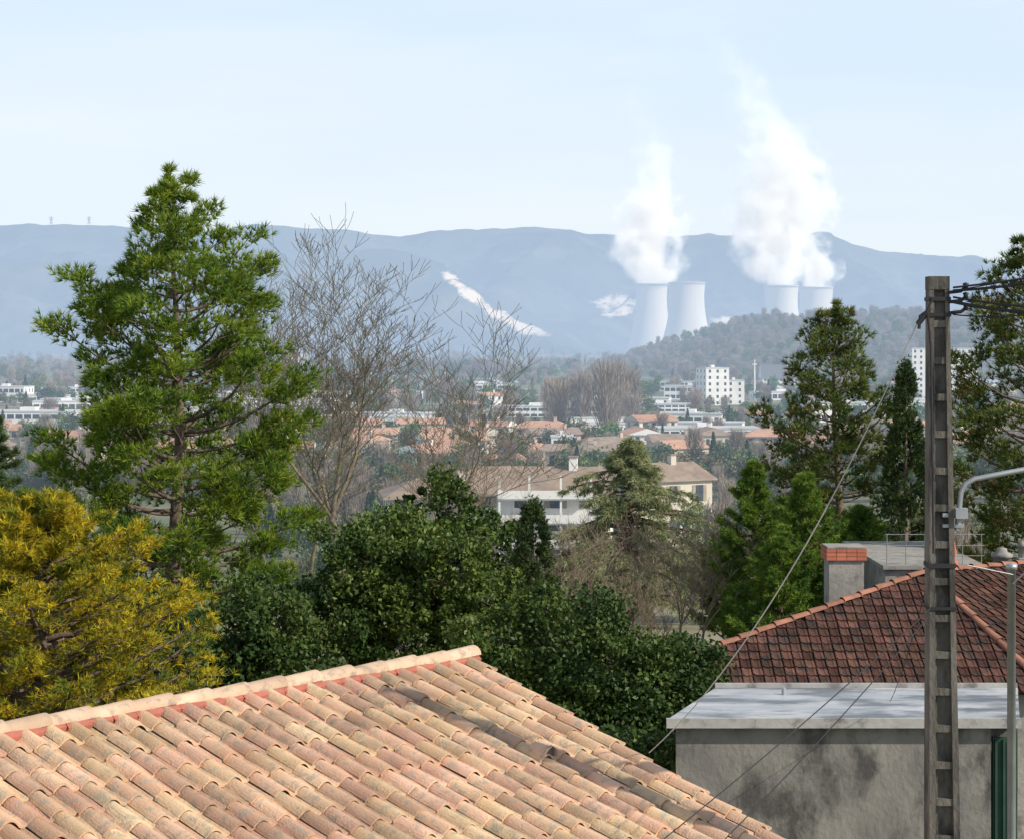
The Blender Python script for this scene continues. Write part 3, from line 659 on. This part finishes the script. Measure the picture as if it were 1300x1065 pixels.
def face_tiles(P,par):
    o=P[0]; a=(P[1]-P[0]).normalized(); n=a.cross(P[2]-P[0]).normalized()
    if n.z<0: n=-n
    up=n.cross(a);
    if up.z<0: up=-up
    pts=[((p-o).dot(a),(p-o).dot(up)) for p in P]
    def ins(u,v):
        r=False; j=len(pts)-1
        for i in range(len(pts)):
            if (pts[i][1]>v)!=(pts[j][1]>v) and u<(pts[j][0]-pts[i][0])*(v-pts[i][1])/(pts[j][1]-pts[i][1])+pts[i][0]: r=not r
            j=i
        return r
    H=max(p[1] for p in pts); u0=min(p[0] for p in pts); W=max(p[0] for p in pts)-u0
    mb=MB(); mb.add([tuple(p-n*.02) for p in P],[list(range(len(P)))],0)
    w=.175; pl=.215; pr=[(0,.022),(.025,.024),(.045,.003),(.10,.0),(.125,.010),(.15,.003),(w,.0)]
    nd=int(H/pl)+1; O=o+a*u0+up*(nd*pl)
    tiles(mb,O,a,-up,n,int(W/w)+1,nd,w,pl,pr,0,lift=.030,thick=.030,test=lambda u,v: ins(u+u0,nd*pl-v),jit=.004)
    mb.obj('roof_tiles',[m_dt],par)
face_tiles([E1,C1,A],rh); face_tiles([C1,C2,B,A],rh)
mb=MB(); 
mb.add([tuple(v) for v in (E1,A,Bk)],[[0,1,2]],0); mb.add([tuple(v) for v in (A,B,Bk2,Bk)],[[0,1,2,3]],0)
mb.obj('rear_roof',[m_dt],rh)
mb=MB()
def caps(P,Q):
    d_=(Q-P); n=int(d_.length/.36); t=d_.normalized(); s=t.cross(Vector((0,0,1))).normalized(); u=s.cross(t)
    for i in range(n):
        V=[]
        for (k,r,z) in ((0,.080,.02),(.39,.065,0)):
            for a in range(8):
                w=math.pi*a/7; V.append(tuple(P+t*(i*.36+k)+s*math.cos(w)*r+u*(math.sin(w)*r*.8+z+.02)))
        mb.add(V,[[a,a+1,8+a+1,8+a] for a in range(7)],0,True)
caps(E1,A); caps(C1,A); caps(A,B)
mb.obj('hip_caps',[m_hip],rh)
mb=MB(); zz=E1.z-.1
V=[(E1.x+.4,E1.y+.4,21.5),(C1.x-.3,C1.y+.4,21.5),(C2.x-.3,C2.y+.4,21.5),(Bk2.x,Bk2.y-.4,21.5),(Bk.x+.5,Bk.y-.4,21.5)]
V=V+[(a,b_,zz) for a,b_,_ in V]
mb.add(V,[[i,(i+1)%5,5+(i+1)%5,5+i] for i in range(5)],0)
mb.obj('walls',[m_conc],rh)
mb=MB(); cx=X(1075,33.6); cy=33.9; w=.62
box(mb,cx-w/2,cx+w/2,cy-.28,cy+.28,Z(800,33.6),Z(711,33.6),0)
for k in range(3): 
    z0=Z(711,33.6)+.004+k*.07
    for i in range(4): box(mb,cx-w/2-.05+i*.18,cx-w/2-.05+i*.18+.172,cy-.33,cy+.33,z0,z0+.062,1)
box(mb,cx-w/2-.03,cx+w/2+.03,cy-.31,cy+.31,Z(711,33.6)+.215,Z(711,33.6)+.24,0)
mb.obj('chimney',[m_conc,m_brick],rh)
m_metal=mat('grey_metal',(.34,.36,.38),(.42,.44,.46),6,rough=.45,metal=.6)
mb=MB(); px=X(1272,35); lathe(mb,(px,35,Z(745,35)),[(.17,0),(.17,.55),(.20,.56),(.20,.62),(.1,.66),(.09,.72),(.0,.74)],16,0)
box(mb,px-.25,px+.25,34.75,35.25,Z(745,35)-.8,Z(745,35)-.003,1); box(mb,px+.3,px+.75,34.9,35.3,Z(745,35)-.8,Z(708,35),0)
lathe(mb,(X(1300,35),35.1,Z(708,35)),[(.08,0),(.08,.2),(.13,.21),(.0,.32)],10,0)
mb.obj('chimney_flue',[m_conc,m_brick],rh)
mb=MB(); px=X(1214,34.5); lathe(mb,(px,34.8,Z(722,34.5)),[(.12,0),(.10,.12),(.05,.16),(.09,.26),(.05,.4),(.02,.6),(0,.62)],12,0); mb.obj('roof_finial',[m_brick],rh)
# terrace railing behind
mb=MB(); d=41
m_rail=mat('railing_paint',(.22,.23,.24),(.28,.29,.3),6,rough=.6)
box(mb,X(1124,d),X(1250,d),d,d+5,21.5,Z(722,d),1); box(mb,X(1120,d),X(1252,d),d-.1,d+5,Z(722,d)+.003,Z(717,d),1)
for b in range(1126,1250,24): tube(mb,[(X(b,d),d,Z(717,d)),(X(b,d),d,Z(677,d))],.010,5,0)
for e in (678,692,705): tube(mb,[(X(1124,d),d,Z(e,d)),(X(1250,d),d,Z(e,d))],.008,5,0)
mb.obj('terrace_with_railing',[m_rail,m_conc])

# ------------------------------------------------------------ flat roofed garage
m_wall=mat('weathered_concrete',(.25,.235,.21),(.175,.165,.155),2.2,bump=.7,bscale=14,c3=(.085,.08,.077),c3scale=1.6,c3pos=.53,stretch=(1,1,.7),detail=10,spec=.1)
m_slab=mat('roof_membrane',(.48,.48,.49),(.32,.33,.36),1.4,rough=.4,c3=(.13,.14,.155),c3scale=1.3,c3pos=.50,stretch=(.6,1.6,1),detail=8)
m_edge=mat('slab_edge',(.40,.39,.37),(.30,.29,.28),3,bump=.4,c3=(.15,.14,.13),c3scale=3,c3pos=.58)
mb=MB(); zt=Z(911,24)
gx0=X(858,24); gx1=X(1258,24); fl=X(846,24); fr_=X(1292,24); bl=X(908,26.1); br=X(1292,26.1)
prism(mb,[(gx0,24),(gx1,24),(gx1,26),(X(922,26),26)],21.5,zt-.11,0)
prism(mb,[(fl,23.902),(fr_,23.902),(br,26.1),(bl,26.1)],zt-.105,zt,1)
box(mb,fl-.01,fr_+.01,23.85,23.899,zt-.10,zt+.022,3)
box(mb,bl,br,26.103,26.16,zt-.10,zt+.06,3)
box(mb,gx1+.003,X(1300,24),24.3,26.0,21.5,zt-.11,0)
tube(mb,[(gx0+1.6,25.6,zt),(gx0+1.6,25.6,zt+.09)],.03,8,2)
mb.obj('flat_roof_garage',[m_wall,m_slab,m_metal,m_edge])
m_green=mat('green_paint',(.02,.055,.038),(.03,.075,.05),3,rough=.5)
mb=MB(); box(mb,gx1+.05,gx1+.36,24.1,24.16,21.9,Z(938,24),0)
for k in range(3): box(mb,gx1+.07+k*.1,gx1+.10+k*.1,24.06,24.098,21.95,Z(940,24),0)
mb.obj('green_gate',[m_green])

# ------------------------------------------------------------ concrete utility pole
m_pole=mat('pole_concrete',(.10,.092,.08),(.155,.142,.125),7,bump=.6,bscale=40,c3=(.05,.047,.043),c3scale=4,c3pos=.53,stretch=(1,1,.4))
m_black=mat('black_cable',(.03,.03,.035),rough=.6)
m_wire=mat('service_wire',(.45,.45,.45),(.5,.5,.5),rough=.5)
up_=empty('utility_pole')
pt=(X(1190,15),15); pb=(X(1202,15),15); z0=21.6; z1=Z(352,15)
def pw_(z): return np.interp(z,[z0,z1],[.33,.155])
def pc(z): t=(z-z0)/(z1-z0); return (pb[0]+(pt[0]-pb[0])*t,15)
mb=MB()
tbox(mb,pc(z0),pc(z1),z0,z1,.20,.10,.085,.07,0)
for s in (-1,1):
    a=pc(z0);b_=pc(z1); tbox(mb,(a[0]+s*.1325,15),(b_[0]+s*.060,15),z0,z1,.065,.26,.035,.15,0)
z=z0+.4
while z<z1-.1:
    w=pw_(z)-.075; c_=pc(z); dp=np.interp(z,[z0,z1],[.235,.13]); box(mb,c_[0]-w/2,c_[0]+w/2,15-dp/2,15+dp/2,z,z+.055,0); z+=.29
c_=pc(z1); box(mb,c_[0]-.08,c_[0]+.08,14.92,15.08,z1-.10,z1+.004,0)
mb.obj('post',[m_pole],up_)
mb=MB()
for zz,h in ((Z(716,15),.035),(Z(380,15),.03),(Z(400,15),.03),(Z(770,15),.025)):
    c_=pc(zz); w=pw_(zz)/2+.008; dp=np.interp(zz,[z0,z1],[.14,.085]); box(mb,c_[0]-w,c_[0]+w,15-dp,15+dp,zz-h/2,zz+h/2,0)
for zz in (Z(372,15),Z(384,15),Z(398,15)):
    c_=pc(zz); tube(mb,[(c_[0]+.07,14.93,zz),(c_[0]+.16,14.9,zz+.01),(c_[0]+.2,14.9,zz+.04)],.014,6); lathe(mb,(c_[0]+.2,14.9,zz+.02),[(.0,0),(.025,.005),(.018,.03),(.026,.05),(0,.06)],8)
c_=pc(Z(400,15)); tube(mb,[(c_[0]-.07,14.93,Z(392,15)),(c_[0]-.16,14.9,Z(402,15)),(c_[0]-.17,14.9,Z(418,15))],.013,6); tube(mb,[(c_[0]-.12,14.9,Z(400,15)),(c_[0]-.18,14.9,Z(412,15))],.022,6)
tube(mb,[(c_[0]-.06,14.9,Z(378,15)),(c_[0]-.11,14.88,Z(395,15)),(c_[0]-.08,14.88,Z(440,15)),(c_[0]-.06,14.88,Z(700,15))],.009,5)
mb.obj('fittings',[m_black],up_)
mb=MB()
def cable(p,q,sag,r,n=26,m=0):
    p=Vector(p);q=Vector(q); tube(mb,[p.lerp(q,i/n)-Vector((0,0,sag*4*(i/n)*(1-i/n))) for i in range(n+1)],r,5,m)
c_=pc(Z(380,15))
for (ea,eb,r,sg) in ((366,318,.009,.03),(370,322,.012,.05),(384,386,.015,.09),(378,380,.009,.08),(400,340,.006,.14),(370,312,.005,.02)):
    cable((c_[0]+.10,14.9,Z(ea,15)),(c_[0]+1.6,14.0,Z(eb,14.5)),sg,r)
mb.obj('overhead_cables',[m_black],up_)
mb=MB(); cable((c_[0]-.17,14.9,Z(406,15)),(X(824,17),17.0,Z(955,17)),.38,.0055,40); mb.obj('service_cable',[m_wire],up_)
mb=MB(); P0=Vector((pc(28)[0]-.1,14.9,Z(770,15)))
for k,(bx,ex,dd) in enumerate(((930,972,13.0),(985,972,13.3))):
    Q=Vector((X(bx,dd),dd,Z(ex,dd))); cable(P0+Vector((0,0,-.05*k)),P0+(Q-P0)*2.4,.12,.0045)
cable(P0+Vector((0,0,.3)),Vector((X(1130,24),24.0,Z(890,24))),.1,.004)
mb.obj('telephone_cables',[m_black],up_)
# street lamp bracketed on the pole
sl_=empty('street_lamp'); mb=MB(); bx=pc(Z(640,15))[0]+.15
P=[(bx-.02,14.95,Z(672,15)),(bx,14.95,Z(640,15)),(bx+.01,14.95,Z(624,15)),(bx+.05,14.95,Z(613,15)),(bx+.12,14.95,Z(607,15)),(bx+.35,14.95,Z(600,15)),(bx+.62,14.95,Z(592,15)),(bx+.95,14.95,Z(586,15))]
tube(mb,P,.021,10); box(mb,bx-.14,bx+.03,14.92,14.98,Z(655,15),Z(650,15)); box(mb,bx-.14,bx+.03,14.92,14.98,Z(668,15),Z(664,15))
box(mb,bx-.05,bx+.045,14.86,14.925,Z(656,15),Z(643,15)); mb.obj('arm',[m_metal],sl_)
mb=MB(); V=[]
for (t,w,h) in ((0,.04,.03),(.12,.09,.06),(.4,.12,.07),(.55,.05,.03)):
    for a in range(10):
        an=6.283*a/10; V.append((bx+.93+t,14.95+w*math.cos(an),Z(586,15)+.02+.07*t+h*math.sin(an)))
mb.add(V,[[s*10+a,s*10+(a+1)%10,(s+1)*10+(a+1)%10,(s+1)*10+a] for s in range(3) for a in range(10)],0,True); mb.obj('lamp_head',[m_metal],sl_)
mb=MB(); px=X(1284,16); lathe(mb,(px,16,21.8),[(.045,0),(.045,2.6),(.036,2.62),(.036,Z(722,16)-21.8),(.05,Z(722,16)-21.8),(.05,Z(716,16)-21.8),(0,Z(714,16)-21.8)],14)
tube(mb,[(px,15.96,Z(740,16)),(px+.12,15.9,Z(720,16)),(px+.3,15.8,Z(700,16))],.008,5); tube(mb,[(px-.4,15.9,Z(715,16)),(px,15.95,Z(728,16))],.006,5)
mb.obj('metal_post',[m_metal])

# ------------------------------------------------------------ light, sky, camera
sc=bpy.context.scene
az=math.radians(118); el=math.radians(36)
sd=Vector((math.sin(az)*math.cos(el),math.cos(az)*math.cos(el),math.sin(el)))
sun=bpy.data.lights.new('sun','SUN'); sun.energy=5.0; sun.angle=math.radians(.5); sun.color=(1,.92,.79)
so=bpy.data.objects.new('sun',sun); COL.objects.link(so); so.rotation_euler=sd.to_track_quat('Z','Y').to_euler()
W=bpy.data.worlds.new('World'); sc.world=W; W.use_nodes=True; nt=W.node_tree; N=nt.nodes; L=nt.links
bg=N['Background']; sk=N.new('ShaderNodeTexSky'); sk.sky_type='NISHITA'; sk.sun_disc=False; sk.sun_elevation=el; sk.sun_rotation=az; sk.air_density=1.0; sk.dust_density=1.0
tc=N.new('ShaderNodeTexCoord'); mp=N.new('ShaderNodeMapping'); mp.inputs['Scale'].default_value=(1.6,1.6,9); L.new(tc.outputs['Generated'],mp.inputs[0])
nz=N.new('ShaderNodeTexNoise'); nz.inputs['Scale'].default_value=2.2; nz.inputs['Detail'].default_value=7; nz.inputs['Roughness'].default_value=.5; L.new(mp.outputs[0],nz.inputs['Vector'])
rp=N.new('ShaderNodeMapRange'); rp.inputs['From Min'].default_value=.35; rp.inputs['From Max'].default_value=.68; rp.inputs['To Min'].default_value=0; rp.inputs['To Max'].default_value=1; L.new(nz.outputs[0],rp.inputs['Value'])
# thin high haze veil: paler towards the horizon and in wisps, clear blue towards the zenith
sx=N.new('ShaderNodeSeparateXYZ'); L.new(tc.outputs['Generated'],sx.inputs[0])
gr=N.new('ShaderNodeMapRange'); gr.inputs['From Min'].default_value=.03; gr.inputs['From Max'].default_value=.22; L.new(sx.outputs['Z'],gr.inputs['Value'])
cA=N.new('ShaderNodeMix'); cA.data_type='RGBA'; L.new(gr.outputs[0],cA.inputs['Factor']); cA.inputs['A'].default_value=(8.9,9.8,10.7,1); cA.inputs['B'].default_value=(7.1,9.1,11.0,1)
cB=N.new('ShaderNodeMix'); cB.data_type='RGBA'; cB.inputs['B'].default_value=(9.6,10.2,10.8,1); L.new(cA.outputs['Result'],cB.inputs['A'])
mw_=N.new('ShaderNodeMath'); mw_.operation='MULTIPLY'; mw_.inputs[1].default_value=.7; L.new(rp.outputs[0],mw_.inputs[0]); L.new(mw_.outputs[0],cB.inputs['Factor'])
fz=N.new('ShaderNodeMapRange'); fz.inputs['From Min'].default_value=.25; fz.inputs['From Max'].default_value=.75; fz.inputs['To Min'].default_value=.86; fz.inputs['To Max'].default_value=.25; L.new(sx.outputs['Z'],fz.inputs['Value'])
mx=N.new('ShaderNodeMix'); mx.data_type='RGBA'; L.new(fz.outputs[0],mx.inputs['Factor']); L.new(sk.outputs[0],mx.inputs['A']); L.new(cB.outputs['Result'],mx.inputs['B'])
L.new(mx.outputs['Result'],bg.inputs[0]); bg.inputs[1].default_value=.1
cam=bpy.data.cameras.new('camera'); co=bpy.data.objects.new('camera',cam); COL.objects.link(co); sc.camera=co
co.location=(0,0,CZ); co.rotation_euler=(math.radians(90),0,0)
cam.sensor_width=36; cam.lens=F/1300*36; cam.shift_y=-(532.5-HZ)/1300; cam.clip_end=40000; cam.clip_start=.1
sc.view_settings.view_transform='Standard'; sc.view_settings.look='None'; sc.view_settings.exposure=0
